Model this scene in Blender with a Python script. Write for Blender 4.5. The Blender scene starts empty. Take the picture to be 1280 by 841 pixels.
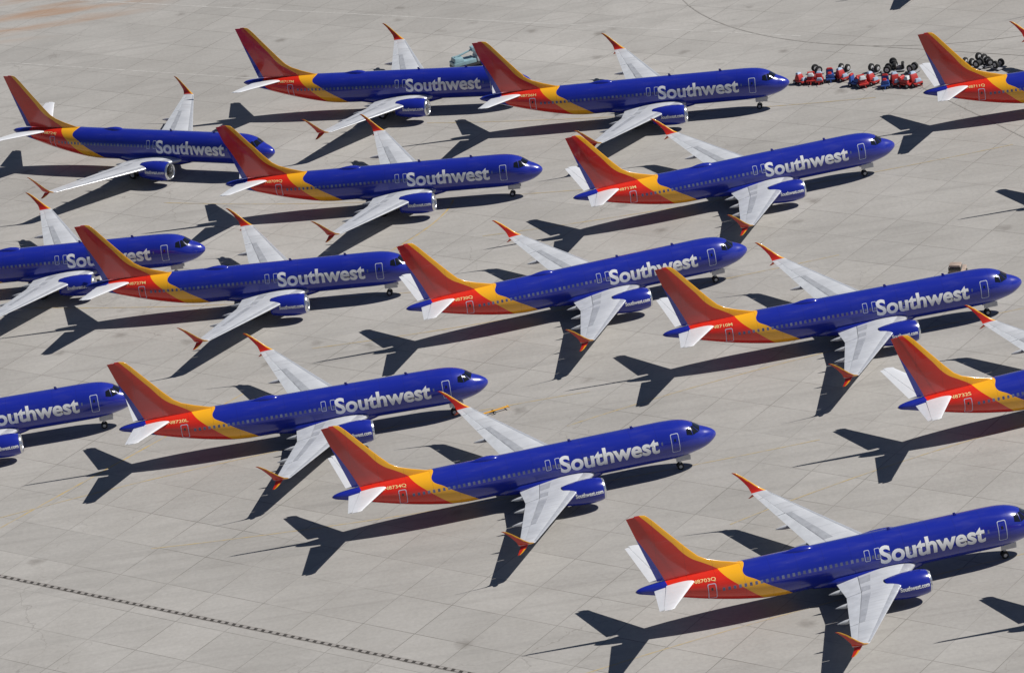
import bpy, bmesh, math, random
from mathutils import Vector, Matrix
random.seed(7)
scene=bpy.context.scene
col=scene.collection
scene.view_settings.view_transform='Standard'
try: scene.view_settings.look='None'
except Exception: pass
scene.view_settings.exposure=0
rad=math.radians

# ------------------------------------------------------------ node helpers
class NT:
    def __init__(s,mat):
        s.t=mat.node_tree; s.n=s.t.nodes; s.l=s.t.links
    def new(s,ty,**kw):
        n=s.n.new(ty)
        for k,v in kw.items(): setattr(n,k,v)
        return n
    def put(s,sock,v):
        if isinstance(v,(int,float)): sock.default_value=v
        elif isinstance(v,(tuple,list)):
            sock.default_value=tuple(v) if len(v)!=3 or len(sock.default_value)==3 else (*v,1)
        else: s.l.new(v,sock)
    def math(s,op,a,b=None,c=None,clamp=False):
        n=s.new('ShaderNodeMath',operation=op,use_clamp=clamp)
        s.put(n.inputs[0],a)
        if b is not None: s.put(n.inputs[1],b)
        if c is not None: s.put(n.inputs[2],c)
        return n.outputs[0]
    def mix(s,f,a,b,blend='MIX'):
        n=s.new('ShaderNodeMix',data_type='RGBA',blend_type=blend)
        s.put(n.inputs[0],f); s.put(n.inputs[6],a); s.put(n.inputs[7],b)
        return n.outputs[2]
    def noise(s,vec,scale,detail=4,rough=.55,dist=0):
        n=s.new('ShaderNodeTexNoise')
        s.put(n.inputs['Vector'],vec); n.inputs['Scale'].default_value=scale
        n.inputs['Detail'].default_value=detail; n.inputs['Roughness'].default_value=rough
        n.inputs['Distortion'].default_value=dist
        return n.outputs[0]
    def ramp(s,v,a,b,c=0.,d=1.):
        n=s.new('ShaderNodeMapRange'); s.put(n.inputs[0],v)
        for i,q in enumerate((a,b,c,d)): n.inputs[i+1].default_value=q
        n.clamp=True
        return n.outputs[0]
    def mapping(s,vec,rot=0,scale=(1,1,1),loc=(0,0,0)):
        n=s.new('ShaderNodeMapping'); s.put(n.inputs[0],vec)
        n.inputs['Rotation'].default_value=(0,0,rot); n.inputs['Scale'].default_value=scale
        n.inputs['Location'].default_value=loc
        return n.outputs[0]

def new_mat(name,rough=.5,metal=0,base=(.5,.5,.5),coat=0):
    m=bpy.data.materials.new(name); m.use_nodes=True
    b=m.node_tree.nodes['Principled BSDF']
    b.inputs['Base Color'].default_value=(*base,1); b.inputs['Roughness'].default_value=rough
    b.inputs['Metallic'].default_value=metal
    if coat: b.inputs['Coat Weight'].default_value=coat; b.inputs['Coat Roughness'].default_value=.06
    return m,b,NT(m)

def plain(name,base,rough=.5,metal=0,var=.12,scale=1.5,coat=0):
    m,b,T=new_mat(name,rough,metal,base,coat)
    tc=T.new('ShaderNodeTexCoord').outputs['Object']
    n=T.noise(tc,scale,4,.6)
    f=T.ramp(n,.3,.7,1-var,1+var*.4)
    c=T.mix(1.0,(*base,1),(1,1,1,1),'MULTIPLY')
    comb=T.new('ShaderNodeCombineColor')
    for i in range(3): T.l.new(f,comb.inputs[i])
    T.l.new(comb.outputs[0],c.node.inputs[7])
    T.l.new(c,b.inputs['Base Color'])
    return m

BLUE=(.012,.023,.30); RED=(.68,.024,.010); YEL=(.86,.41,.015)
# ------------------------------------------------------------ aircraft livery
def livery():
    m,b,T=new_mat('airliner_paint',.22,0,BLUE,.5)
    tc=T.new('ShaderNodeTexCoord').outputs['Object']
    sep=T.new('ShaderNodeSeparateXYZ'); T.l.new(tc,sep.inputs[0])
    x,y,z=sep.outputs
    s=T.math('SUBTRACT',19.5,x)
    zz=T.math('DIVIDE',T.math('SUBTRACT',z,1.0),12.0)
    def curve(pts):
        n=T.new('ShaderNodeFloatCurve'); cu=n.mapping.curves[0]
        P=[((a-1)/12,(c-20)/20) for a,c in pts]
        cu.points[0].location=P[0]; cu.points[1].location=P[-1]
        for p in P[1:-1]: cu.points.new(*p)
        for p in cu.points: p.handle_type='AUTO_CLAMPED'
        n.mapping.update()
        T.l.new(zz,n.inputs['Value'])
        return T.math('MULTIPLY_ADD',n.outputs[0],20,20)
    by=curve([(1.0,24.3),(1.8,24.8),(2.6,25.7),(3.4,26.9),(4.2,28.1),(5.0,29.2),(5.5,28.7),(7,27),(13,27)])
    yr=curve([(1.0,26.8),(1.8,27.4),(2.8,28.4),(3.8,29.5),(4.8,30.7),(5.6,31.6),(6.2,32.5),(7,33.7),(9,35.3),(12.3,37.95),(13,38.6)])
    rb=curve([(1.0,31.0),(2.4,33.4),(3.4,34.9),(4.4,36.0),(5.2,36.3),(6,36.6),(8,37.45),(10,38.45),(11,39.0),(12.4,39.8),(13,39.9)])
    dirt=T.noise(T.mapping(tc,0,(.25,1.2,1.6)),1.2,4,.6)
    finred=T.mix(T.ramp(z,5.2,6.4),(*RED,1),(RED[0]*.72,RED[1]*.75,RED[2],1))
    c=T.mix(T.math('GREATER_THAN',s,by),(*BLUE,1),(*YEL,1))
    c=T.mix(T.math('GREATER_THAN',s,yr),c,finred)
    c=T.mix(T.math('GREATER_THAN',s,rb),c,(*BLUE,1))
    # cabin windows
    fr=T.math('ABSOLUTE',T.math('SUBTRACT',T.math('FRACT',T.math('DIVIDE',s,.508)),.5))
    a=T.math('LESS_THAN',fr,.24)
    dz=T.math('ABSOLUTE',T.math('SUBTRACT',z,3.92))
    a=T.math('MULTIPLY',a,T.math('LESS_THAN',dz,.16))
    a=T.math('MULTIPLY',a,T.math('GREATER_THAN',s,5.8))
    a=T.math('MULTIPLY',a,T.math('LESS_THAN',s,31.4))
    a=T.math('MULTIPLY',a,T.math('GREATER_THAN',T.math('ABSOLUTE',y),1.2))
    cell=T.new('ShaderNodeTexWhiteNoise',noise_dimensions='1D')
    T.l.new(T.math('FLOOR',T.math('DIVIDE',s,.508)),cell.inputs['W'])
    wc=T.mix(cell.outputs[0],(.07,.08,.17,1),(.18,.20,.32,1))
    c=T.mix(a,c,wc)
    j=T.math('LESS_THAN',T.math('ABSOLUTE',T.math('SUBTRACT',T.math('FRACT',T.math('DIVIDE',s,2.54)),.5)),.006)
    c=T.mix(T.math('MULTIPLY',j,.35),c,(.01,.01,.02,1))
    c=T.mix(T.ramp(dirt,.5,.8,0,.08),c,(.22,.2,.2,1))
    T.l.new(c,b.inputs['Base Color'])
    T.l.new(T.ramp(dirt,.3,.75,.15,.30),b.inputs['Roughness'])
    return m
M_LIV=livery()
def wingmat():
    m,b,T=new_mat('wing_skin',.38,0.0,(.6,.6,.6))
    tc=T.new('ShaderNodeTexCoord').outputs['Object']
    n1=T.noise(T.mapping(tc,0,(.5,.5,1)),.9,4,.6)
    st=T.noise(T.mapping(tc,0,(.25,3.,1)),1.0,4,.6)
    c=T.mix(T.ramp(n1,.35,.7),(.57,.585,.61,1),(.48,.495,.52,1))
    c=T.mix(T.ramp(st,.52,.8,0,.45),c,(.29,.29,.29,1))
    sep=T.new('ShaderNodeSeparateXYZ'); T.l.new(tc,sep.inputs[0])
    ay=T.math('ABSOLUTE',sep.outputs[1])
    j=T.math('LESS_THAN',T.math('ABSOLUTE',T.math('SUBTRACT',T.math('FRACT',T.math('DIVIDE',ay,1.9)),.5)),.012)
    c=T.mix(T.math('MULTIPLY',j,.4),c,(.2,.2,.22,1))
    T.l.new(c,b.inputs['Base Color'])
    return m
M_WING=wingmat()
M_CTRL=plain('control_surface_paint',(.61,.63,.655),.35,0,.14,1.2)
M_SPO=plain('spoiler_paint',(.41,.425,.45),.4,0,.16,1.5)
M_SLAT=plain('bare_aluminium',(.68,.69,.71),.30,.5,.12,2)
M_STAB=plain('tailplane_paint',(.70,.715,.74),.33,0,.08,1)
M_LIP=plain('polished_lip',(.75,.76,.78),.2,.9,.1,2)
M_BLUE=plain('blue_paint',BLUE,.22,0,.12,1,.5)
M_RED=plain('red_paint',(.58,.022,.010),.3,0,.1,1,.5)
M_YEL=plain('yellow_paint',YEL,.3,0,.1,1,.5)
M_WHITE=plain('white_lettering',(.82,.82,.82),.4,0,.04,3)
M_REG=plain('registration_yellow',(.88,.66,.28),.4,0,.04,3)
M_GLASS=plain('cockpit_glass',(.008,.009,.012),.08,0,.1,2,.8)
M_DARK=plain('dark_metal',(.06,.06,.065),.45,.4,.2,3)
M_TYRE=plain('rubber',(.018,.018,.018),.8,0,.2,4)
M_GEAR=plain('gear_white',(.55,.55,.55),.4,0,.15,4)
M_EXH=plain('exhaust_metal',(.30,.27,.24),.35,.85,.2,3)
M_DOOR=plain('door_outline',(.50,.54,.68),.4,0,.05,3)

# ------------------------------------------------------------ mesh helpers
def finish(bm,name,mats,smooth=True,angle=38,merge=1e-4):
    if merge: bmesh.ops.remove_doubles(bm,verts=bm.verts,dist=merge)
    bmesh.ops.recalc_face_normals(bm,faces=bm.faces)
    me=bpy.data.meshes.new(name); bm.to_mesh(me); bm.free()
    for m in (mats if isinstance(mats,(list,tuple)) else [mats]): me.materials.append(m)
    if smooth:
        for p in me.polygons: p.use_smooth=True
        try: me.set_sharp_from_angle(angle=rad(angle))
        except Exception: pass
    return me
def obj(name,me,parent=None,loc=(0,0,0)):
    o=bpy.data.objects.new(name,me); col.objects.link(o)
    o.location=loc
    if parent: o.parent=parent
    return o
def loft(bm,rings,cap=True,mi=0):
    vs=[[bm.verts.new(p) for p in r] for r in rings]
    n=len(vs[0])
    for a,b in zip(vs,vs[1:]):
        for i in range(n):
            f=bm.faces.new((a[i],a[(i+1)%n],b[(i+1)%n],b[i])); f.material_index=mi
    if cap:
        for r in (vs[0],vs[-1]):
            try: bm.faces.new(r).material_index=mi
            except Exception: pass
    return vs
def box(bm,c,d,mi=0,bev=.05,top=(1,1),rot=0):
    vs=[]
    for k in (0,1):
        for sx,sy in ((-1,-1),(1,-1),(1,1),(-1,1)):
            fx,fy=(top if k else (1,1))
            px,py=sx*d[0]/2*fx,sy*d[1]/2*fy
            vs.append(bm.verts.new((c[0]+px*math.cos(rot)-py*math.sin(rot),c[1]+px*math.sin(rot)+py*math.cos(rot),c[2]+k*d[2])))
    F=[(0,1,2,3),(4,5,6,7),(0,1,5,4),(1,2,6,5),(2,3,7,6),(3,0,4,7)]
    fs=[bm.faces.new([vs[i] for i in f]) for f in F]
    for f in fs: f.material_index=mi
    if bev:
        es=list({e for f in fs for e in f.edges})
        r=bmesh.ops.bevel(bm,geom=es,offset=bev,segments=2,affect='EDGES',profile=.6)
        for f in r['faces']: f.material_index=mi
def cyl(bm,p0,p1,r0,r1=None,n=14,mi=0):
    r1=r0 if r1 is None else r1
    p0=Vector(p0);p1=Vector(p1); d=(p1-p0).normalized()
    a=d.orthogonal().normalized(); b=d.cross(a)
    loft(bm,[[p+(a*math.cos(t)+b*math.sin(t))*r for t in [2*math.pi*i/n for i in range(n)]] for p,r in ((p0,r0),(p1,r1))],True,mi)
def revolve(bm,prof,c,n=32,mi=0,cap=False):
    loft(bm,[[(19.5-s,c[0]+r*math.cos(2*math.pi*i/n),c[1]+r*math.sin(2*math.pi*i/n)) for i in range(n)] for s,r in prof],cap,mi)
def pchip(xs,ys):
    n=len(xs); h=[xs[i+1]-xs[i] for i in range(n-1)]; d=[(ys[i+1]-ys[i])/h[i] for i in range(n-1)]
    m=[0]*n
    for i in range(1,n-1):
        if d[i-1]*d[i]>0:
            w1=2*h[i]+h[i-1]; w2=h[i]+2*h[i-1]; m[i]=(w1+w2)/(w1/d[i-1]+w2/d[i])
    m[0]=d[0]; m[-1]=d[-1]
    def f(x):
        x=min(max(x,xs[0]),xs[-1]); i=0
        while i<n-2 and x>xs[i+1]: i+=1
        t=(x-xs[i])/h[i]
        return ((2*t**3-3*t*t+1)*ys[i]+(t**3-2*t*t+t)*h[i]*m[i]+(-2*t**3+3*t*t)*ys[i+1]+(t**3-t*t)*h[i]*m[i+1])
    return f
FS=[(0,3.15,3.10,.02),(.06,3.33,2.90,.24),(.2,3.50,2.72,.43),(.5,3.73,2.46,.70),(1.0,4.00,2.15,1.00),(1.5,4.22,1.95,1.22),(1.8,4.42,1.86,1.34),
    (2.4,4.82,1.72,1.53),(2.9,5.05,1.62,1.66),(3.6,5.24,1.51,1.78),(4.6,5.36,1.43,1.86),(6,5.40,1.40,1.88),(16,5.40,1.40,1.88),(25.5,5.40,1.40,1.88),
    (27.2,5.40,1.52,1.87),(29,5.40,1.82,1.80),(31,5.38,2.25,1.65),(33,5.34,2.75,1.42),(35,5.27,3.32,1.10),(37,5.17,3.90,.72),(38.3,5.04,4.28,.42),(38.9,4.90,4.46,.25),(39.1,4.78,4.58,.11)]
_s=[a[0] for a in FS]
ftop=pchip(_s,[a[1] for a in FS]); fbot=pchip(_s,[a[2] for a in FS]); fw=pchip(_s,[a[3] for a in FS])
def fus(s,phi,side=-1,off=0):
    t,b,w=ftop(s),fbot(s),fw(s); zc=(t+b)/2; h=(t-b)/2
    ny,nz=math.sin(phi)/max(w,.01),math.cos(phi)/max(h,.01); L=math.hypot(ny,nz)
    return Vector((19.5-s,side*(w*math.sin(phi)+off*ny/L),zc+h*math.cos(phi)+off*nz/L))
def phi_z(s,z):
    t,b=ftop(s),fbot(s); return math.acos(max(-1,min(1,(z-(t+b)/2)/((t-b)/2))))
def build_fuselage():
    st=[0,.03,.06,.12,.2,.35,.5,.75]+[1+i*.25 for i in range(15)]+[5,5.5,6]+[6+i*2 for i in range(1,10)]+[25,25.5]+[26+i*.75 for i in range(17)]+[38.3,38.6,38.9,39.1]
    bm=bmesh.new(); n=64
    loft(bm,[[fus(s,2*math.pi*i/n,1) for i in range(n)] for s in st])
    return finish(bm,'fuselage',M_LIV,angle=50)
def text_bm(txt,cap,width=None,offset=.0):
    cu=bpy.data.curves.new('t','FONT'); cu.body=txt; cu.size=1; cu.offset=offset; cu.resolution_u=4
    o=bpy.data.objects.new('t',cu); col.objects.link(o)
    bpy.context.view_layer.update()
    dg=bpy.context.evaluated_depsgraph_get()
    me=bpy.data.meshes.new_from_object(o.evaluated_get(dg))
    bpy.data.objects.remove(o); bpy.data.curves.remove(cu)
    bm=bmesh.new(); bm.from_mesh(me); bpy.data.meshes.remove(me)
    x0=min(v.co.x for v in bm.verts);x1=max(v.co.x for v in bm.verts)
    k=cap/(.729); kx=(width/(x1-x0)) if width else k
    for v in bm.verts: v.co=Vector(((v.co.x-x0)*kx,v.co.y*k,0))
    bmesh.ops.triangulate(bm,faces=bm.faces)
    step=cap/14; yy=-cap*.1
    while yy<cap*1.15:
        bmesh.ops.bisect_plane(bm,geom=bm.verts[:]+bm.edges[:]+bm.faces[:],plane_co=(0,yy,0),plane_no=(0,1,0),dist=1e-5)
        yy+=step
    bmesh.ops.triangulate(bm,faces=bm.faces)
    W=max(v.co.x for v in bm.verts)
    return bm,W
def fus_text(txt,cap,width,sc,zmid,side,mat,name,offset=0):
    bm,W=text_bm(txt,cap,width,offset)
    for v in bm.verts:
        u,w=v.co.x-W/2,v.co.y-cap/2
        s=sc-u if side<0 else sc+u
        R=(fw(s)+(ftop(s)-fbot(s))/2)/2
        ph=phi_z(s,zmid)-w/R
        v.co=fus(s,ph,side,.014)
    return finish(bm,name,mat,smooth=False,merge=0)
def door_mesh(s0,s1,z0,z1,side,r=.14,wd=.06,name='door'):
    bm=bmesh.new()
    def rr(ins):
        a0,a1,b0,b1=s0+ins,s1-ins,z0+ins,z1-ins; q=max(r-ins,.02); P=[]
        for cx,cz,t0 in ((a1-q,b1-q,0),(a0+q,b1-q,90),(a0+q,b0+q,180),(a1-q,b0+q,270)):
            for k in range(4):
                t=rad(t0+30*k); P.append((cx+q*math.cos(t),cz+q*math.sin(t)))
        Q=[]
        for i in range(len(P)):
            a,b=P[i],P[(i+1)%len(P)]; Q.append(a); d=math.hypot(a[0]-b[0],a[1]-b[1]); m=int(d/.15)
            for k in range(1,m+1): Q.append((a[0]+(b[0]-a[0])*k/(m+1),a[1]+(b[1]-a[1])*k/(m+1)))
        return Q
    A=rr(0); 
    cx,cz=(s0+s1)/2,(z0+z1)/2
    B=[]
    for a in A:
        B.append((cx+(a[0]-cx)*(1-2*wd/(s1-s0)),cz+(a[1]-cz)*(1-2*wd/(z1-z0))))
    va=[bm.verts.new(fus(a[0],phi_z(a[0],a[1]),side,.014)) for a in A]
    vb=[bm.verts.new(fus(a[0],phi_z(a[0],a[1]),side,.014)) for a in B]
    n=len(va)
    for i in range(n): bm.faces.new((va[i],va[(i+1)%n],vb[(i+1)%n],vb[i])).material_index=1
    N=8
    for i in range(N):
        za=z0+wd+(z1-z0-2*wd)*i/N; zb=z0+wd+(z1-z0-2*wd)*(i+1)/N
        bm.faces.new([bm.verts.new(fus(ss,phi_z(ss,zz),side,.008)) for ss,zz in ((s0+wd,za),(s1-wd,za),(s1-wd,zb),(s0+wd,zb))])
    zc=z0+(z1-z0)*.68; 
    if z1-z0>1.2:
        bm.faces.new([bm.verts.new(fus(ss,phi_z(ss,zz),side,.018)) for ss,zz in ((cx-.09,zc-.13),(cx+.09,zc-.13),(cx+.09,zc+.13),(cx-.09,zc+.13))]).material_index=2
    return finish(bm,name,[M_LIV,M_DOOR,M_GLASS],smooth=False)
def cockpit_pane(q,side):
    C=[(s,(phi_z(s,v) if v>3 else v)) for s,v in q]
    bm=bmesh.new(); N=6; g=[]
    for i in range(N+1):
        row=[]
        for j in range(N+1):
            a,b=i/N,j/N
            s=(C[0][0]*(1-a)+C[1][0]*a)*(1-b)+(C[3][0]*(1-a)+C[2][0]*a)*b
            p=(C[0][1]*(1-a)+C[1][1]*a)*(1-b)+(C[3][1]*(1-a)+C[2][1]*a)*b
            row.append(bm.verts.new(fus(s,p,side,.02)))
        g.append(row)
    for i in range(N):
        for j in range(N): bm.faces.new((g[i][j],g[i+1][j],g[i+1][j+1],g[i][j+1]))
    return finish(bm,'cockpit_window',M_GLASS)
def nt(f): return 5*(.2969*math.sqrt(max(f,0))-.126*f-.3516*f*f+.2843*f**3-.1036*f**4)
def foil(bm,stations,f0,f1,nf=9):
    rings=[]
    fr=[f0+(f1-f0)*(.5-.5*math.cos(math.pi*i/(nf-1))) for i in range(nf)]
    for (s,y,z),ch,nv,tc,camb in stations:
        r=[]
        for sg,lst in ((1,fr),(-1,fr[::-1])):
            for f in lst:
                h=sg*nt(f)*tc*ch+camb*4*f*(1-f)*ch
                r.append((19.5-(s+f*ch),y+nv[0]*h,z+nv[1]*h-(.02*f*ch if nv[1]>.9 else 0)))
        rings.append(r)
    loft(bm,rings)
LEf=lambda y: (13.0+(y-1.5)*.64) if y<5.0 else 15.24+(y-5.0)*.556
def TEf(y):
    return 20.75+.02*y if y<5.6 else 20.86+(y-5.6)*(23.55-20.86)/(17.1-5.6)
WZ=lambda y: 1.98+(y-1.9)*.104
def wst(y,side):
    le=LEf(y); ch=TEf(y)-le
    return ((le,side*y,WZ(y)+.02*ch),ch,(0,1),.135 if y<4 else .115 if y<9 else .10,.012)
def wing_piece(name,mat,side,y0,y1,f0,f1,n=None):
    ys=[y0]+[k for k in (1.9,3.4,5.0,5.6,8,11,14) if y0+.05<k<y1-.05]+[y1]
    bm=bmesh.new(); foil(bm,[wst(y,side) for y in ys],f0,f1,12 if f0==0 else 9)
    return finish(bm,name,mat,angle=40)
def wing_top(y,f,side,off=0):
    (s,yy,z),ch,nv,tc,cb=wst(y,side)
    h=nt(f)*tc*ch+cb*4*f*(1-f)*ch
    return Vector((19.5-(s+f*ch),yy,z+h-.02*f*ch+off))
def spoiler(side,y0,y1,f0,f1):
    bm=bmesh.new(); N=3; g=[]
    for i in range(N+1):
        g.append([bm.verts.new(wing_top(y0+(y1-y0)*i/N,f0+(f1-f0)*j/2,side,.015)) for j in range(3)])
    for i in range(N):
        for j in range(2): bm.faces.new((g[i][j],g[i+1][j],g[i+1][j+1],g[i][j+1]))
    r=bmesh.ops.extrude_face_region(bm,geom=bm.faces[:])
    for v in r['geom']:
        if isinstance(v,bmesh.types.BMVert): v.co.z-=.03
    return finish(bm,'spoiler',M_SPO)
def winglet(side):
    bm=bmesh.new()
    P=[(17.0,WZ(17.0)+.03,0,LEf(17.0),TEf(17.0)),(17.25,3.66,25,22.1,23.6),(17.45,3.86,50,22.5,23.68),(17.58,4.2,74,22.95,23.8),
       (17.72,4.75,79,23.55,24.17),(17.86,5.3,80,24.15,24.6),(17.98,5.72,80,24.7,25.03),(18.0,5.84,80,25.0,25.2)]
    st=[((l,side*y,z),t-l,(-side*math.sin(rad(a)),math.cos(rad(a))),.10,0) for y,z,a,l,t in P]
    foil(bm,st,0,1,11)
    L=[(17.3,3.60,22.7,23.45),(17.48,3.33,23.0,23.6),(17.64,3.08,23.35,23.78),(17.74,2.93,23.65,23.92)]
    st=[((l,side*y,z),t-l,(side*math.sin(rad(57)),math.cos(rad(57))),.09,0) for y,z,l,t in L]
    foil(bm,st,0,1,11)
    for f in bm.faces:
        c=f.calc_center_median(); s=19.5-c.x
        z=c.z
        if z>3.7:
            le=22.3+(z-3.68)*1.22
            f.material_index=1 if (s-le)<.14*(1.45-(z-3.6)*.5) else 0
        elif z<3.45: f.material_index=1 if s< 22.7+(3.6-z)*1.4+.1 else 0
        if abs(c.y)<17.28: f.material_index=2
    return finish(bm,'winglet',[M_RED,M_YEL,M_WING],angle=50)
def flap_fairing(side,y):
    bm=bmesh.new(); te=TEf(y); z=WZ(y)-.22
    prof=[(-2.3,.03),(-1.9,.13),(-1.2,.2),(-.3,.22),(.4,.17),(.9,.08),(1.15,.015)]
    n=12
    loft(bm,[[(19.5-(te+a),side*y+r*.8*math.cos(2*math.pi*i/n),z-.04*a+r*1.2*math.sin(2*math.pi*i/n)) for i in range(n)] for a,r in prof])
    return finish(bm,'flap_track_fairing',M_WING)
FLE=pchip([4.9,5.3,5.6,6.0,6.5,7.0,8,10,11.9,12.15,12.24],[27.6,28.6,29.6,30.9,32.2,32.95,33.85,35.5,37.08,37.35,37.75])
def fin_mesh(): 
    zs=[4.9,5.3,5.6,6,6.5,7,8,10,11.5,11.9,12.15,12.24]
    rings=[]; rr=[]
    for z in zs:
        le=FLE(z); te=37.0+(z-5.2)*(39.16-37.0)/7.04; hg=te-(2.0-(z-5.2)*.17)
        t=max(.34-.02*(z-5.2),.14)/2
        def th(s): 
            m=le+(te-le)*.45
            if s<m: return t*min(1,math.sqrt(max(0,(s-le)/max(1.6,(m-le)*.8))))
            return t*(1-.96*((s-m)/(te-m))**1.2)
        sh=[le+(hg-le)*k for k in (0,.01,.03,.07,.14,.25,.4,.6,.8,1)]
        rings.append([(19.5-s,th(s),z) for s in sh]+[(19.5-s,-th(s),z) for s in sh[::-1]])
        hs=[hg-.05+(te-hg+.05)*k for k in (0,.3,.6,.85,1)]
        rr.append([(19.5-s,th(s)-.012*(s<te-.01),z) for s in hs]+[(19.5-s,-th(s)+.012*(s<te-.01),z) for s in hs[::-1]])
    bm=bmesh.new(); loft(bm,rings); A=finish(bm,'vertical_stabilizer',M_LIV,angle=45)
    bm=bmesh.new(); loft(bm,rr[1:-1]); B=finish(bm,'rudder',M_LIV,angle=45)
    return A,B
def stab(side):
    def st(y):
        le=33.6+(y-.6)*(37.15-33.6)/6.57; te=37.55+(y-.6)*(38.45-37.55)/6.57
        return ((le,side*y,4.92+(y-.6)*.15),te-le,(0,1),.10,0)
    bm=bmesh.new(); foil(bm,[st(y) for y in (.3,2,4,6.6)]+[((37.0,side*7.0,5.88),1.35,(0,1),.08,0),((37.4,side*7.17,5.9),.95,(0,1),.05,0)],0,.70,10)
    A=finish(bm,'horizontal_stabilizer',M_STAB)
    bm=bmesh.new(); foil(bm,[st(y) for y in (1.0,3,5,6.95)],.715,1,7)
    B=finish(bm,'elevator',M_STAB)
    return A,B

ED=1.5
def build_airliner():
    root=bpy.data.objects.new('airliner',None); col.objects.link(root); root.empty_display_size=3
    P=lambda n,me,par=root: obj(n,me,par)
    P('fuselage',build_fuselage())
    bm=bmesh.new(); n=32
    BF=[(11.6,.25,.12,1.55),(12.4,1.3,.5,1.85),(13.6,1.86,1.02,2.1),(15,2.02,1.05,2.15),(18,2.06,1.06,2.15),(20.6,1.98,1.0,2.12),(22,1.6,.78,2.1),(23.4,.9,.45,1.9),(24,.3,.15,1.75)]
    loft(bm,[[(19.5-s,w*math.sin(2*math.pi*i/n),zc+h*math.cos(2*math.pi*i/n)) for i in range(n)] for s,w,h,zc in BF])
    P('belly_fairing',finish(bm,'belly_fairing',M_BLUE))
    for side in (-1,1):
        w=P('wing',wing_piece('wing',M_WING,side,.9,17.0,.13,.72))
        P('slat',wing_piece('slat',M_SLAT,side,5.5,16.6,0,.124),w)
        P('leading_edge_flap',wing_piece('leading_edge_flap',M_SLAT,side,1.2,4.3,0,.126),w)
        P('pylon_fillet',wing_piece('pylon_fillet',M_WING,side,4.34,5.46,0,.126),w)
        P('flap',wing_piece('flap',M_CTRL,side,1.5,5.55,.728,1),w)
        P('flap',wing_piece('flap',M_CTRL,side,5.62,12.4,.728,1),w)
        P('aileron',wing_piece('aileron',M_CTRL,side,12.47,16.0,.728,1),w)
        P('wing_tip',wing_piece('wing_tip',M_CTRL,side,16.05,17.0,.728,1),w)
        P('wing_tip',wing_piece('wing_tip',M_SLAT,side,16.64,17.0,0,.124),w)
        for a,b in ((2.4,4.0),(4.05,5.5),(6.3,7.8),(7.85,9.35),(9.4,10.9),(10.95,12.3)):
            P('spoiler',spoiler(side,a,b,.56 if a<5.8 else .54,.71),w)
        for y in (3.3,6.9,10.6): P('flap_track_fairing',flap_fairing(side,y),w)
        P('winglet',winglet(side),w)
        c=(side*4.83,1.92)
        sh=lambda L:[(a+ED,b) for a,b in L]
        bm=bmesh.new()
        revolve(bm,sh([(11.45,1.08),(11.7,1.16),(12.2,1.23),(12.9,1.26),(13.8,1.23),(14.7,1.12),(15.4,.98),(15.45,.95),(15.0,.93),(13.5,.9)]),c)
        e=P('engine',finish(bm,'engine',M_BLUE))
        bm=bmesh.new()
        revolve(bm,sh([(11.46,1.078),(11.3,1.04),(11.22,.98),(11.24,.93),(11.35,.89),(11.7,.87),(12.4,.9),(12.5,.9)]),c)
        P('intake_lip',finish(bm,'intake_lip',M_LIP,angle=60),e)
        bm=bmesh.new()
        revolve(bm,sh([(11.95,.02),(12.1,.14),(12.4,.27),(12.45,.02)]),c,16,1)
        for k in range(18):
            t=2*math.pi*k/18
            q=[]
            for r,dt,ds in ((.25,0,0),(.89,0,0),(.89,.30,.16),(.25,.30,.2)):
                q.append(bm.verts.new((19.5-(12.28+ED+ds),c[0]+r*math.cos(t+dt),c[1]+r*math.sin(t+dt))))
            bm.faces.new(q)
        revolve(bm,sh([(12.55,.9),(12.56,.02)]),c,24,0)
        P('fan',finish(bm,'fan',[M_DARK,M_GEAR]),e)
        bm=bmesh.new()
        revolve(bm,sh([(13.6,.9),(13.62,.6),(15.2,.66),(16.3,.5),(16.32,.44),(15.8,.4),(15.9,.33),(16.6,.26),(17.2,.03)]),c,28)
        P('exhaust_nozzle',finish(bm,'exhaust_nozzle',M_EXH),e)
        bm=bmesh.new()
        st=[(13.5,.10,3.0,3.18),(14.3,.2,2.9,3.16),(15.2,.24,2.6,2.8),(16.4,.24,2.3,2.55),(17.6,.2,2.2,2.4),(18.8,.06,2.15,2.25)]
        loft(bm,[[(19.5-s,c[0]-w_,a),(19.5-s,c[0]+w_,a),(19.5-s,c[0]+w_*.8,b),(19.5-s,c[0]-w_*.8,b)] for s,w_,a,b in st])
        P('pylon',finish(bm,'pylon',M_BLUE,angle=30),e)
        bm,W=text_bm('Southwest.com',.42,2.8,.035)
        prof=pchip([11.4,11.7,12.2,12.9,13.8,14.7,15.4],[1.08,1.16,1.23,1.26,1.23,1.12,.98])
        for v in bm.verts:
            u,h=v.co.x-W/2,v.co.y-.17
            s=12.97-u if side<0 else 12.97+u
            r=prof(s)+.012; ph=rad(80)-h/r
            v.co=Vector((19.5-s-ED,c[0]+side*r*math.sin(ph),c[1]+r*math.cos(ph)))
        P('lettering',finish(bm,'lettering',M_WHITE,smooth=False,merge=0),e)
        bm=bmesh.new()
        y=side*2.86
        cyl(bm,(19.5-19.6,y,.55),(19.5-19.5,y*1.08,2.1),.11,.13)
        cyl(bm,(19.5-19.6,y-.42,.57),(19.5-19.6,y+.42,.57),.07)
        cyl(bm,(19.5-19.6,y,1.1),(19.5-19.5,y*.55,1.7),.06)
        g=P('main_landing_gear',finish(bm,'main_landing_gear',M_GEAR))
        for dy in (-.43,.43): P('wheel',wheel_mesh((19.5-19.6,y+dy,.565),.565,.38),g)
        A,B=stab(side); h=P('horizontal_stabilizer',A); P('elevator',B,h)
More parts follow.
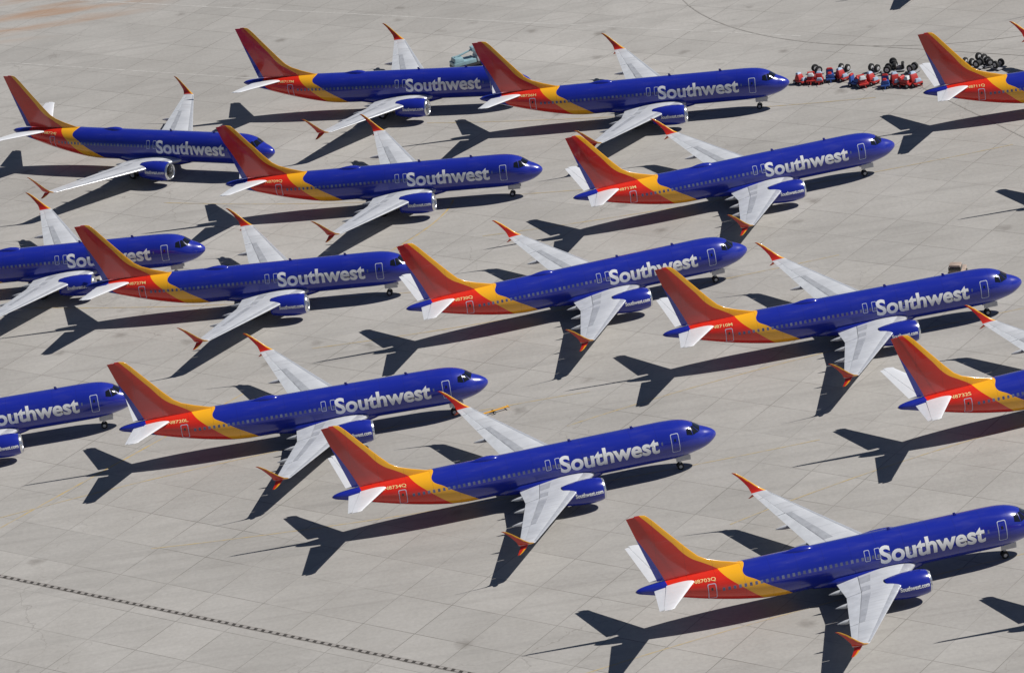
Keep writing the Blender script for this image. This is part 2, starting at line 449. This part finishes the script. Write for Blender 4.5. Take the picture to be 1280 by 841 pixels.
        for q in ([(1.58,.04),(1.82,4.08),(2.40,4.68),(2.26,.04)],[(1.89,4.08),(2.52,4.02),(2.68,4.72),(2.47,4.71)],[(2.60,4.03),(3.22,4.22),(3.18,4.66),(2.76,4.72)]):
            P('cockpit_window',cockpit_pane(q,side))
        P('door',door_mesh(4.1,4.95,2.75,4.62,side))
        P('door',door_mesh(31.9,32.7,3.05,4.60,side))
        for s in (16.3,17.3): P('emergency_exit',door_mesh(s,s+.52,3.62,4.62,side,.1,.05,'emergency_exit'))
        P('lettering',fus_text('Southwest',1.64,10.15,11.3,3.95,side,M_WHITE,'lettering',.030))
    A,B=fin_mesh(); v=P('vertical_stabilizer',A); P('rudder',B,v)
    bm=bmesh.new()
    cyl(bm,(19.5-4.05,0,.4),(19.5-3.9,0,1.9),.09,.12)
    cyl(bm,(19.5-4.05,-.2,.36),(19.5-4.05,.2,.36),.06)
    for sg in (-1,1): box(bm,(19.5-3.7,sg*.42,1.0),(1.5,.04,.55),0,.01)
    g=P('nose_landing_gear',finish(bm,'nose_landing_gear',M_GEAR,angle=30))
    for dy in (-.22,.22): P('wheel',wheel_mesh((19.5-4.05,dy,.345),.345,.2),g)
    bm=bmesh.new(); n=20
    loft(bm,[[(19.5-s,w*math.cos(2*math.pi*i/n),5.36+h*math.sin(2*math.pi*i/n)) for i in range(n)] for s,w,h in ((22.1,.05,.02),(22.3,.28,.14),(22.7,.42,.26),(23.3,.46,.32),(24.0,.38,.26),(24.7,.2,.14),(25.2,.04,.04))])
    P('antenna_dome',finish(bm,'antenna_dome',M_BLUE))
    for s in (8.2,14.6):
        bm=bmesh.new(); loft(bm,[[(19.5-s-a,b,5.35) for a,b in ((0,0),(.15,.03),(.4,0),(.15,-.03))]] + [[(19.5-s-.2-a*.6,b*.6,5.72) for a,b in ((0,0),(.15,.03),(.4,0),(.15,-.03))]])
        P('antenna_blade',finish(bm,'antenna_blade',M_BLUE))
    bm=bmesh.new(); cyl(bm,(19.5-38.95,0,4.68),(19.5-39.16,0,4.69),.10,.08)
    P('exhaust_outlet',finish(bm,'exhaust_outlet',M_EXH))
    return root
def wheel_mesh(c,r,w):
    bm=bmesh.new(); n=24
    pr=[(-w/2,r*.5),(-w/2,r*.82),(-w*.36,r*.97),(0,r),(w*.36,r*.97),(w/2,r*.82),(w/2,r*.5)]
    rings=[[(c[0]+q*math.cos(2*math.pi*i/n),c[1]+a,c[2]+q*math.sin(2*math.pi*i/n)) for i in range(n)] for a,q in pr]
    loft(bm,rings,True,0)
    for f in bm.faces:
        if len(f.verts)>6: f.material_index=1
    return finish(bm,'wheel',[M_TYRE,M_GEAR],angle=35)

def copy_tree(root):
    new=root.copy(); col.objects.link(new)
    def rec(a,b):
        for ch in a.children:
            c=ch.copy(); col.objects.link(c); c.parent=b; rec(ch,c)
    rec(root,new)
    return new
PL=[ # centre x, y, heading, registration, label
(27.17,315.14,.1459,'N8703Q','blue airliner with yellow and red tail beside its long shadow'),
(-.51,345.42,.1307,'N8734Q','blue airliner with yellow and red tail beside its long shadow'),
(-22.68,368.68,.0452,'N8720L','blue airliner with nose near a yellow towbar'),
(-60.6,379.1,.05,'N8719Q','blue airliner with nose hidden behind another tail fin'),
(8.29,392.48,.168,'N8730Q','blue airliner with yellow and red tail on concrete apron'),
(35.40,372.95,.0937,'N8710M','blue airliner with a tug parked behind its nose'),
(56.14,347.69,.1954,'N8732S','blue airliner with yellow and red tail beside its long shadow'),
(28.90,418.60,.153,'N8713M','blue airliner with grey wings parked on pale concrete'),
(-28.43,407.99,-.1401,'N8727M','blue airliner with nose hidden behind another tail fin'),
(-12.52,434.65,-.1823,'N8709Q','blue airliner with grey wings parked on pale concrete'),
(19.82,452.25,-.171,'N8726H','blue airliner parked near a row of red carts'),
(-11.20,470.13,-.316,'N8717M','blue airliner with a pale truck parked behind it'),
(-43.04,461.33,-.515,'N8724J','blue airliner with grey engine intake facing forward'),
(-53.63,424.22,-.142,'N8729Q','blue airliner with white lettering parked on concrete'),
(73.28,433.44,.007,'N8711Q','blue airliner with tail near a row of red carts'),
(63.95,305.96,.162,'N8705Q','blue airliner casting its tail shadow on concrete'),
(82.94,405.41,.138,'N8707P','blue airliner casting its tail shadow on concrete'),
(80.5,487.,0.0,'N8715Q','blue airliner casting its tail shadow on concrete'),
]
tmpl=build_airliner()
roots=[tmpl]+[copy_tree(tmpl) for _ in PL[1:]]
for r,(x,y,h,reg,lab) in zip(roots,PL):
    r.location=(x,y,0.004); r.rotation_euler=(0,0,h)
    r['label']=lab; r['category']='airplane'; r['group']='parked blue airliners'
    me=fus_text(reg,.36,2.2,32.9,4.93,-1,M_REG,'registration_lettering',.01)
    obj('registration_lettering',me,r)

# ------------------------------------------------------------ ground
GA=38
def ground_mat():
    m,b,T=new_mat('concrete_apron',.85,0,(.4,.39,.37))
    tc=T.new('ShaderNodeTexCoord').outputs['Object']
    ang=rad(GA)
    g=T.mapping(tc,ang,(1,1,1))
    sp=T.new('ShaderNodeSeparateXYZ'); T.l.new(g,sp.inputs[0])
    S=6.1
    u=T.math('DIVIDE',sp.outputs[0],S); v=T.math('DIVIDE',sp.outputs[1],S)
    def edge(q,w):
        f=T.math('ABSOLUTE',T.math('SUBTRACT',T.math('FRACT',q),.5))
        return T.math('GREATER_THAN',f,.5-w/S)
    ju=edge(u,.045); jv=edge(v,.045)
    j=T.math('MAXIMUM',ju,jv)
    def wn(a,c_):
        n=T.new('ShaderNodeTexWhiteNoise',noise_dimensions='3D')
        cb=T.new('ShaderNodeCombineXYZ'); T.l.new(T.math('FLOOR',a),cb.inputs[0]); T.l.new(T.math('FLOOR',c_),cb.inputs[1])
        T.l.new(cb.outputs[0],n.inputs['Vector']); return n.outputs[0]
    cell=wn(u,v)
    lane=wn(T.math('MULTIPLY',v,0.0),v)
    big=T.noise(tc,.016,4,.6); mid=T.noise(tc,.11,6,.65,.4); fine=T.noise(tc,2.2,5,.75)
    stre=T.noise(T.mapping(tc,ang,(.025,.45,1)),1.0,5,.65)
    st2=T.noise(T.mapping(tc,rad(-12),(.03,.7,1)),1.0,4,.6)
    c=T.mix(T.ramp(big,.35,.68),(.345,.330,.307,1),(.415,.398,.372,1))
    c=T.mix(T.ramp(mid,.38,.72,0,.55),c,(.29,.275,.252,1))
    c=T.mix(T.ramp(stre,.48,.8,0,.5),c,(.235,.225,.21,1))
    c=T.mix(T.ramp(st2,.55,.8,0,.45),c,(.22,.205,.19,1))
    k=T.ramp(cell,0,1,.955,1.035)
    k=T.math('MULTIPLY',k,T.ramp(lane,0,1,.975,1.02))
    k=T.math('MULTIPLY',k,T.ramp(fine,.25,.75,.88,1.10))
    cc=T.new('ShaderNodeCombineColor')
    for i in range(3): T.l.new(k,cc.inputs[i])
    c=T.mix(1.0,c,cc.outputs[0],'MULTIPLY')
    jm=T.math('MULTIPLY',j,T.ramp(T.noise(tc,.07,4,.6),.35,.65,.18,.85))
    c=T.mix(jm,c,(.14,.13,.115,1))
    # random cracks
    wv=T.new('ShaderNodeVectorMath',operation='ADD'); T.l.new(tc,wv.inputs[0])
    nz=T.new('ShaderNodeTexNoise'); nz.inputs['Scale'].default_value=.4; nz.inputs['Detail'].default_value=4; T.l.new(tc,nz.inputs['Vector'])
    sc_=T.new('ShaderNodeVectorMath',operation='SCALE'); sc_.inputs['Scale'].default_value=3.0; T.l.new(nz.outputs['Color'],sc_.inputs[0]); T.l.new(sc_.outputs[0],wv.inputs[1])
    vc=T.new('ShaderNodeTexVoronoi',feature='DISTANCE_TO_EDGE'); vc.inputs['Scale'].default_value=.07; T.l.new(wv.outputs[0],vc.inputs['Vector'])
    cr=T.math('MULTIPLY',T.math('LESS_THAN',vc.outputs['Distance'],.003),T.ramp(T.noise(tc,.03,3),.50,.64,0,.4))
    c=T.mix(cr,c,(.17,.155,.14,1))
    # drip stains
    vo=T.new('ShaderNodeTexVoronoi'); vo.inputs['Scale'].default_value=.11; T.l.new(tc,vo.inputs['Vector'])
    d=T.math('ADD',vo.outputs['Distance'],T.ramp(T.noise(tc,1.0,4),.2,.8,-.06,.06))
    c=T.mix(T.ramp(d,.02,.12,.5,0),c,(.12,.105,.09,1))
    # rusty stains
    sx=T.new('ShaderNodeSeparateXYZ'); T.l.new(tc,sx.inputs[0])
    dx=T.math('DIVIDE',T.math('ADD',sx.outputs[0],62),24); dy=T.math('DIVIDE',T.math('SUBTRACT',sx.outputs[1],538),16)
    dd=T.math('SQRT',T.math('ADD',T.math('MULTIPLY',dx,dx),T.math('MULTIPLY',dy,dy)))
    mk=T.math('MULTIPLY',T.ramp(dd,.3,1,1,0),T.ramp(T.noise(T.mapping(tc,ang,(.04,.25,1)),1,4),.42,.62))
    c=T.mix(T.math('MULTIPLY',mk,.65),c,(.34,.17,.07,1))
    T.l.new(c,b.inputs['Base Color'])
    bp=T.new('ShaderNodeBump'); bp.inputs['Strength'].default_value=.15; T.l.new(fine,bp.inputs['Height']); T.l.new(bp.outputs[0],b.inputs['Normal'])
    return m
bm=bmesh.new(); q=3000
bm.faces.new([bm.verts.new(p) for p in ((-q,-q,0),(q,-q,0),(q,q,0),(-q,q,0))])
gr=obj('ground',finish(bm,'ground',ground_mat(),smooth=False)); gr['kind']='structure'; gr['label']='pale concrete apron in large jointed slabs'

LZ=[.006]
def strip(name,pts,w,mat,z=None):
    if z is None: LZ[0]+=.0012; z=LZ[0]
    bm=bmesh.new(); V=[]
    n=len(pts)
    for i,p in enumerate(pts):
        a=Vector(pts[max(i-1,0)]); b=Vector(pts[min(i+1,n-1)]); d=(b-a).normalized(); nn=Vector((-d.y,d.x))*w/2
        V.append((bm.verts.new((p[0]+nn.x,p[1]+nn.y,z)),bm.verts.new((p[0]-nn.x,p[1]-nn.y,z))))
    for a,b in zip(V,V[1:]): bm.faces.new((a[0],a[1],b[1],b[0]))
    o=obj(name,finish(bm,name,mat,smooth=False)); o['kind']='structure'
    return o
def worn(name,base,conc=(.35,.333,.308),lo=.35,hi=.6,scale=.8):
    m,b,T=new_mat(name,.8)
    tc=T.new('ShaderNodeTexCoord').outputs['Object']
    c=T.mix(T.ramp(T.noise(tc,scale,5,.7),lo,hi),(*conc,1),(*base,1))
    T.l.new(c,b.inputs['Base Color']); return m
M_YL=worn('worn_yellow_line',(.50,.34,.08),lo=.3,hi=.65)
M_YF=worn('faded_yellow_line',(.46,.34,.13),lo=.3,hi=.7)
M_WL=worn('worn_white_line',(.52,.51,.48),lo=.35,hi=.7)
M_DL=worn('dark_sealant',(.15,.135,.12),lo=.3,hi=.6)
M_DF=worn('faded_sealant',(.20,.185,.165),lo=.35,hi=.7)
def arc(cx,cy,r,a0,a1,n=24): return [(cx+r*math.cos(rad(a0+(a1-a0)*i/n)),cy+r*math.sin(rad(a0+(a1-a0)*i/n))) for i in range(n+1)]
def bez(p0,p1,p2,n=20): return [((1-t)**2*p0[0]+2*t*(1-t)*p1[0]+t*t*p2[0],(1-t)**2*p0[1]+2*t*(1-t)*p1[1]+t*t*p2[1]) for t in [i/n for i in range(n+1)]]
strip('painted_line',[(-60,353),(-30,383.5)],.2,M_YL)
strip('painted_line',bez((-4.5,434),(-6,424),(-22,411)),.22,M_YL)
strip('painted_line',[(-55.6,540),(43.4,475)],.28,M_WL)
strip('painted_line',[(-75,522),(30,452)],.24,M_WL)
def lead(i,b0,b1,bend,mat):
    x,y,h=PL[i][:3]; f=Vector((math.cos(h),math.sin(h))); n=Vector((-f.y,f.x)); c=Vector((x,y))
    p0=c+f*b0+n*bend; p1=c+f*(b0+(b1-b0)*.45); p2=c+f*b1
    strip('painted_line',bez(tuple(p0),tuple(p1),tuple(p2)),.18,mat)
lead(0,-46,26,-9,M_YF); lead(1,-38,30,7,M_YF); lead(2,-34,30,-7,M_YF); lead(5,-32,26,-8,M_YF); lead(4,-30,30,6,M_YF)
lead(6,-40,10,-7,M_YF); lead(7,-30,34,6,M_YF); lead(8,-32,26,8,M_YF); lead(9,-30,28,8,M_YF); lead(10,-28,30,6,M_YF)
def circ(a,b,c):
    ax,ay=a;bx,by=b;cx,cy=c; d=2*(ax*(by-cy)+bx*(cy-ay)+cx*(ay-by))
    ux=((ax*ax+ay*ay)*(by-cy)+(bx*bx+by*by)*(cy-ay)+(cx*cx+cy*cy)*(ay-by))/d
    uy=((ax*ax+ay*ay)*(cx-bx)+(bx*bx+by*by)*(ax-cx)+(cx*cx+cy*cy)*(bx-ax))/d
    return ux,uy,math.hypot(ax-ux,ay-uy)
ux,uy,ur=circ((30,498),(37,480),(71,462))
strip('painted_line',arc(ux,uy,ur,120,320,90),.18,M_DF)
strip('painted_line',[(54,452),(77,392)],.18,M_DF)
strip('painted_line',[(47,470),(90,440)],.16,M_DF)
def drain_mat():
    m,b,T=new_mat('drain_grating',.7)
    tc=T.new('ShaderNodeTexCoord').outputs['Object']
    g=T.mapping(tc,rad(GA))
    sp=T.new('ShaderNodeSeparateXYZ'); T.l.new(g,sp.inputs[0])
    f=T.math('LESS_THAN',T.math('FRACT',T.math('DIVIDE',sp.outputs[0],.9)),.45)
    c=T.mix(f,(.30,.28,.26,1),(.05,.045,.04,1)); T.l.new(c,b.inputs['Base Color']); return m
d0=Vector((-54,346)); d1=Vector((-8,310)); dv=(d1-d0).normalized()
strip('drainage_channel',[tuple(d0-dv*40),tuple(d1+dv*40)],.62,M_DL,.004)
strip('drainage_grating',[tuple(d0-dv*40),tuple(d1+dv*40)],.34,drain_mat(),.032)

# ------------------------------------------------------------ ground equipment
M_CRED=plain('cart_red',(.50,.035,.03),.45,0,.25,2); M_CBLU=plain('cart_blue',(.04,.10,.36),.45,0,.25,2)
M_CLOTH=plain('pale_blue_cover',(.40,.50,.64),.7,0,.3,2); M_GREY=plain('equipment_grey',(.33,.33,.34),.6,0,.3,2)
M_TEAL=plain('pale_teal_paint',(.27,.42,.46),.4,0,.2,1); M_TAN=plain('tan_paint',(.42,.33,.27),.5,0,.2,2)
M_VWH=plain('vehicle_white',(.62,.64,.65),.4,0,.1,1)
def cart(mb,mc,k):
    r=bpy.data.objects.new('equipment_cart',None); col.objects.link(r)
    bm=bmesh.new(); box(bm,(0,0,.42),(2.1,1.35,.22),0,.04)
    if k==0: box(bm,(-.2,0,.65),(1.25,1.2,.95),0,.12,(.45,.8))
    elif k==1: box(bm,(.3,.1,.65),(1.0,1.1,.6),0,.1,(.8,.8)); box(bm,(-.65,0,.65),(.5,1.2,1.05),0,.08,(.6,.9))
    else: box(bm,(0,0,.65),(1.5,1.1,.5),0,.1,(.7,.9)); cyl(bm,(-.6,-.5,1.2),(-.6,.5,1.2),.28,.28)
    cyl(bm,(.95,0,.5),(1.9,0,.3),.04)
    obj('body',finish(bm,'body',mb,angle=30),r)
    bm=bmesh.new()
    if k==0: box(bm,(-.35,.05,1.56),(.7,.95,.3),0,.1,(.5,.6)); box(bm,(.72,.1,.66),(.5,1.0,.45),0,.08,(.7,.7))
    elif k==1: box(bm,(-.65,0,1.66),(.45,1.1,.25),0,.08,(.6,.6)); box(bm,(.3,-.05,1.22),(.7,.7,.3),0,.08,(.5,.7))
    else: box(bm,(.35,0,1.12),(.8,1.0,.45),0,.1,(.5,.6))
    obj('cover',finish(bm,'cover',mc,angle=30),r)
    for x in (-.65,.65):
        for y in (-.62,.62): obj('wheel',wheel_mesh((x,y,.32),.32,.2),r)
    return r
kinds=[cart(M_CRED,M_CLOTH,0),cart(M_CBLU,M_CRED,1),cart(M_CRED,M_VWH,2)]
labs=['small red equipment cart with pale blue cover on apron','small blue equipment cart with red cover on apron','small red equipment cart with white cover on apron']
seq=[0,2,0,1,0,1,2,0,1,0,2,0]
used=set()
for i,kx in enumerate(seq):
    if kx in used: c=copy_tree(kinds[kx])
    else: c=kinds[kx]; used.add(kx)
    t=i/(len(seq)-1); c.location=(41.2+13.6*t+random.uniform(-.3,.3),457.3-8*t+random.uniform(-1.2,1.2),0); c.rotation_euler=(0,0,rad(-65+random.uniform(-40,40)))
    sc=random.uniform(.78,.98); c.scale=(sc,sc,sc)
    c['label']=labs[kx]; c['category']='cart'; c['group']='mixed equipment carts parked in a row'
def dolly():
    r=bpy.data.objects.new('wheel_dolly',None); col.objects.link(r)
    bm=bmesh.new(); box(bm,(0,0,.12),(1.5,1.5,.1),0,.02); cyl(bm,(0,-.7,.6),(0,.7,.6),.1); box(bm,(0,0,.22),(.2,.8,.4),0,.03)
    obj('frame',finish(bm,'frame',M_GREY,angle=30),r)
    for y in (-.5,.5): obj('wheel',wheel_mesh((0,y,.68),.5,.36),r)
    return r
d0_=dolly()
spots=[(50.6,456.4),(52.2,455.4),(53.7,455.9),(55.2,454.4),(53.2,457.2),(62.2,453.4),(63.3,452.4),(64.6,452.4),(65.6,451.0),(64.0,454.4),(47.0,458.2),(43.6,459.2)]
for i,(x,y) in enumerate(spots):
    d=d0_ if i==0 else copy_tree(d0_)
    d.location=(x,y,0); d.rotation_euler=(0,0,rad(random.uniform(-60,80)))
    d['label']='dolly carrying two black aircraft wheels on the apron'; d['category']='dolly'; d['group']='wheel dollies on the apron'
def truck():
    r=bpy.data.objects.new('utility_truck',None); col.objects.link(r)
    bm=bmesh.new(); box(bm,(0,0,.5),(5.0,1.9,.35),0,.06); obj('chassis',finish(bm,'chassis',M_DARK,angle=30),r)
    bm=bmesh.new(); box(bm,(1.7,0,.86),(1.6,1.9,.65),0,.12); box(bm,(1.55,0,1.51),(1.2,1.75,.65),0,.12,(.7,.9)); obj('cab',finish(bm,'cab',M_VWH,angle=30),r)
    bm=bmesh.new(); box(bm,(1.82,0,1.60),(.86,1.60,.40),0,.03,(.6,.95)); obj('windshield',finish(bm,'windshield',M_GLASS,angle=30),r)
    bm=bmesh.new(); box(bm,(-.85,0,.86),(3.2,1.9,.5),0,.06); box(bm,(-1.6,0,1.37),(1.4,1.7,.55),0,.1,(.8,.8)); cyl(bm,(-1.9,0,1.9),(.9,0,2.5),.14,.1); box(bm,(.9,0,2.2),(.8,.9,.6),0,.05)
    obj('lift_body',finish(bm,'lift_body',M_TEAL,angle=30),r)
    for x in (-1.6,1.6):
        for y in (-.9,.9): obj('wheel',wheel_mesh((x,y,.42),.42,.28),r)
    r['category']='truck'; return r
t=truck(); t.location=(-.2,482.4,0); t.rotation_euler=(0,0,rad(20)); t['label']='pale teal and white lift truck parked behind an airliner'
def tug():
    r=bpy.data.objects.new('aircraft_tug',None); col.objects.link(r)
    bm=bmesh.new(); box(bm,(0,0,.35),(3.0,1.7,.7),0,.1); obj('body',finish(bm,'body',M_TAN,angle=30),r)
    bm=bmesh.new(); box(bm,(-.5,0,1.06),(1.2,1.4,.9),0,.08,(.85,.9)); obj('cab',finish(bm,'cab',M_TAN,angle=30),r)
    bm=bmesh.new(); box(bm,(-.5,0,1.35),(1.17,1.42,.38),0,.02,(.95,.96)); obj('window',finish(bm,'window',M_GLASS,angle=30),r)
    for x in (-1.,1.):
        for y in (-.8,.8): obj('wheel',wheel_mesh((x,y,.38),.38,.28),r)
    r['category']='tug'; return r
t=tug(); t.location=(49.4,385.6,0); t.rotation_euler=(0,0,rad(70)); t['label']='small tan tug parked behind an airliner nose'
r=bpy.data.objects.new('towbar',None); col.objects.link(r)
bm=bmesh.new(); cyl(bm,(-1.9,0,.3),(1.9,0,.3),.08); cyl(bm,(1.9,-.3,.3),(1.9,.3,.3),.06); cyl(bm,(-1.9,0,.3),(-2.2,0,.25),.1,.05)
obj('bar',finish(bm,'bar',M_YEL,angle=30),r)
for y in (-.3,.3): obj('wheel',wheel_mesh((.2,y,.17),.17,.1),r)
r.location=(-3.3,368,0); r.rotation_euler=(0,0,rad(20)); r['label']='yellow towbar lying on concrete near airliner nose'; r['category']='towbar'

# ------------------------------------------------------------ light
w=bpy.data.worlds.new('World'); scene.world=w; w.use_nodes=True
nt_=w.node_tree; bg=nt_.nodes['Background']; sky=nt_.nodes.new('ShaderNodeTexSky'); sky.sky_type='NISHITA'; sky.sun_disc=False
sd=Vector((.9418,.0098,1)).normalized(); el=math.asin(sd.z)
sky.sun_elevation=el; sky.sun_rotation=math.atan2(sd.x,sd.y)
sky.altitude=1500; sky.air_density=.8; sky.dust_density=.3
nt_.links.new(sky.outputs[0],bg.inputs[0]); bg.inputs[1].default_value=.05
sl=bpy.data.lights.new('sun','SUN'); sl.energy=5.0; sl.angle=rad(.5); sl.color=(1,.965,.92)
so=bpy.data.objects.new('sun',sl); col.objects.link(so); so.rotation_euler=sd.to_track_quat('Z','Y').to_euler(); so.location=(100,300,100)

# ------------------------------------------------------------ camera
th=rad(22.6368); ro=rad(-8.5677)
R0=Vector((1,0,0)); U0=Vector((0,math.sin(th),math.cos(th))); F=Vector((0,math.cos(th),-math.sin(th)))
Rc=R0*math.cos(ro)+U0*math.sin(ro); Uc=-R0*math.sin(ro)+U0*math.cos(ro)
cam=bpy.data.cameras.new('camera'); co=bpy.data.objects.new('camera',cam); col.objects.link(co)
Mx=Matrix((Rc,Uc,-F)).transposed().to_4x4(); Mx.translation=Vector((0,0,161.8729)); co.matrix_world=Mx
cam.sensor_width=36; cam.lens=36*4753.5/1280; cam.clip_start=1; cam.clip_end=8000
scene.camera=co
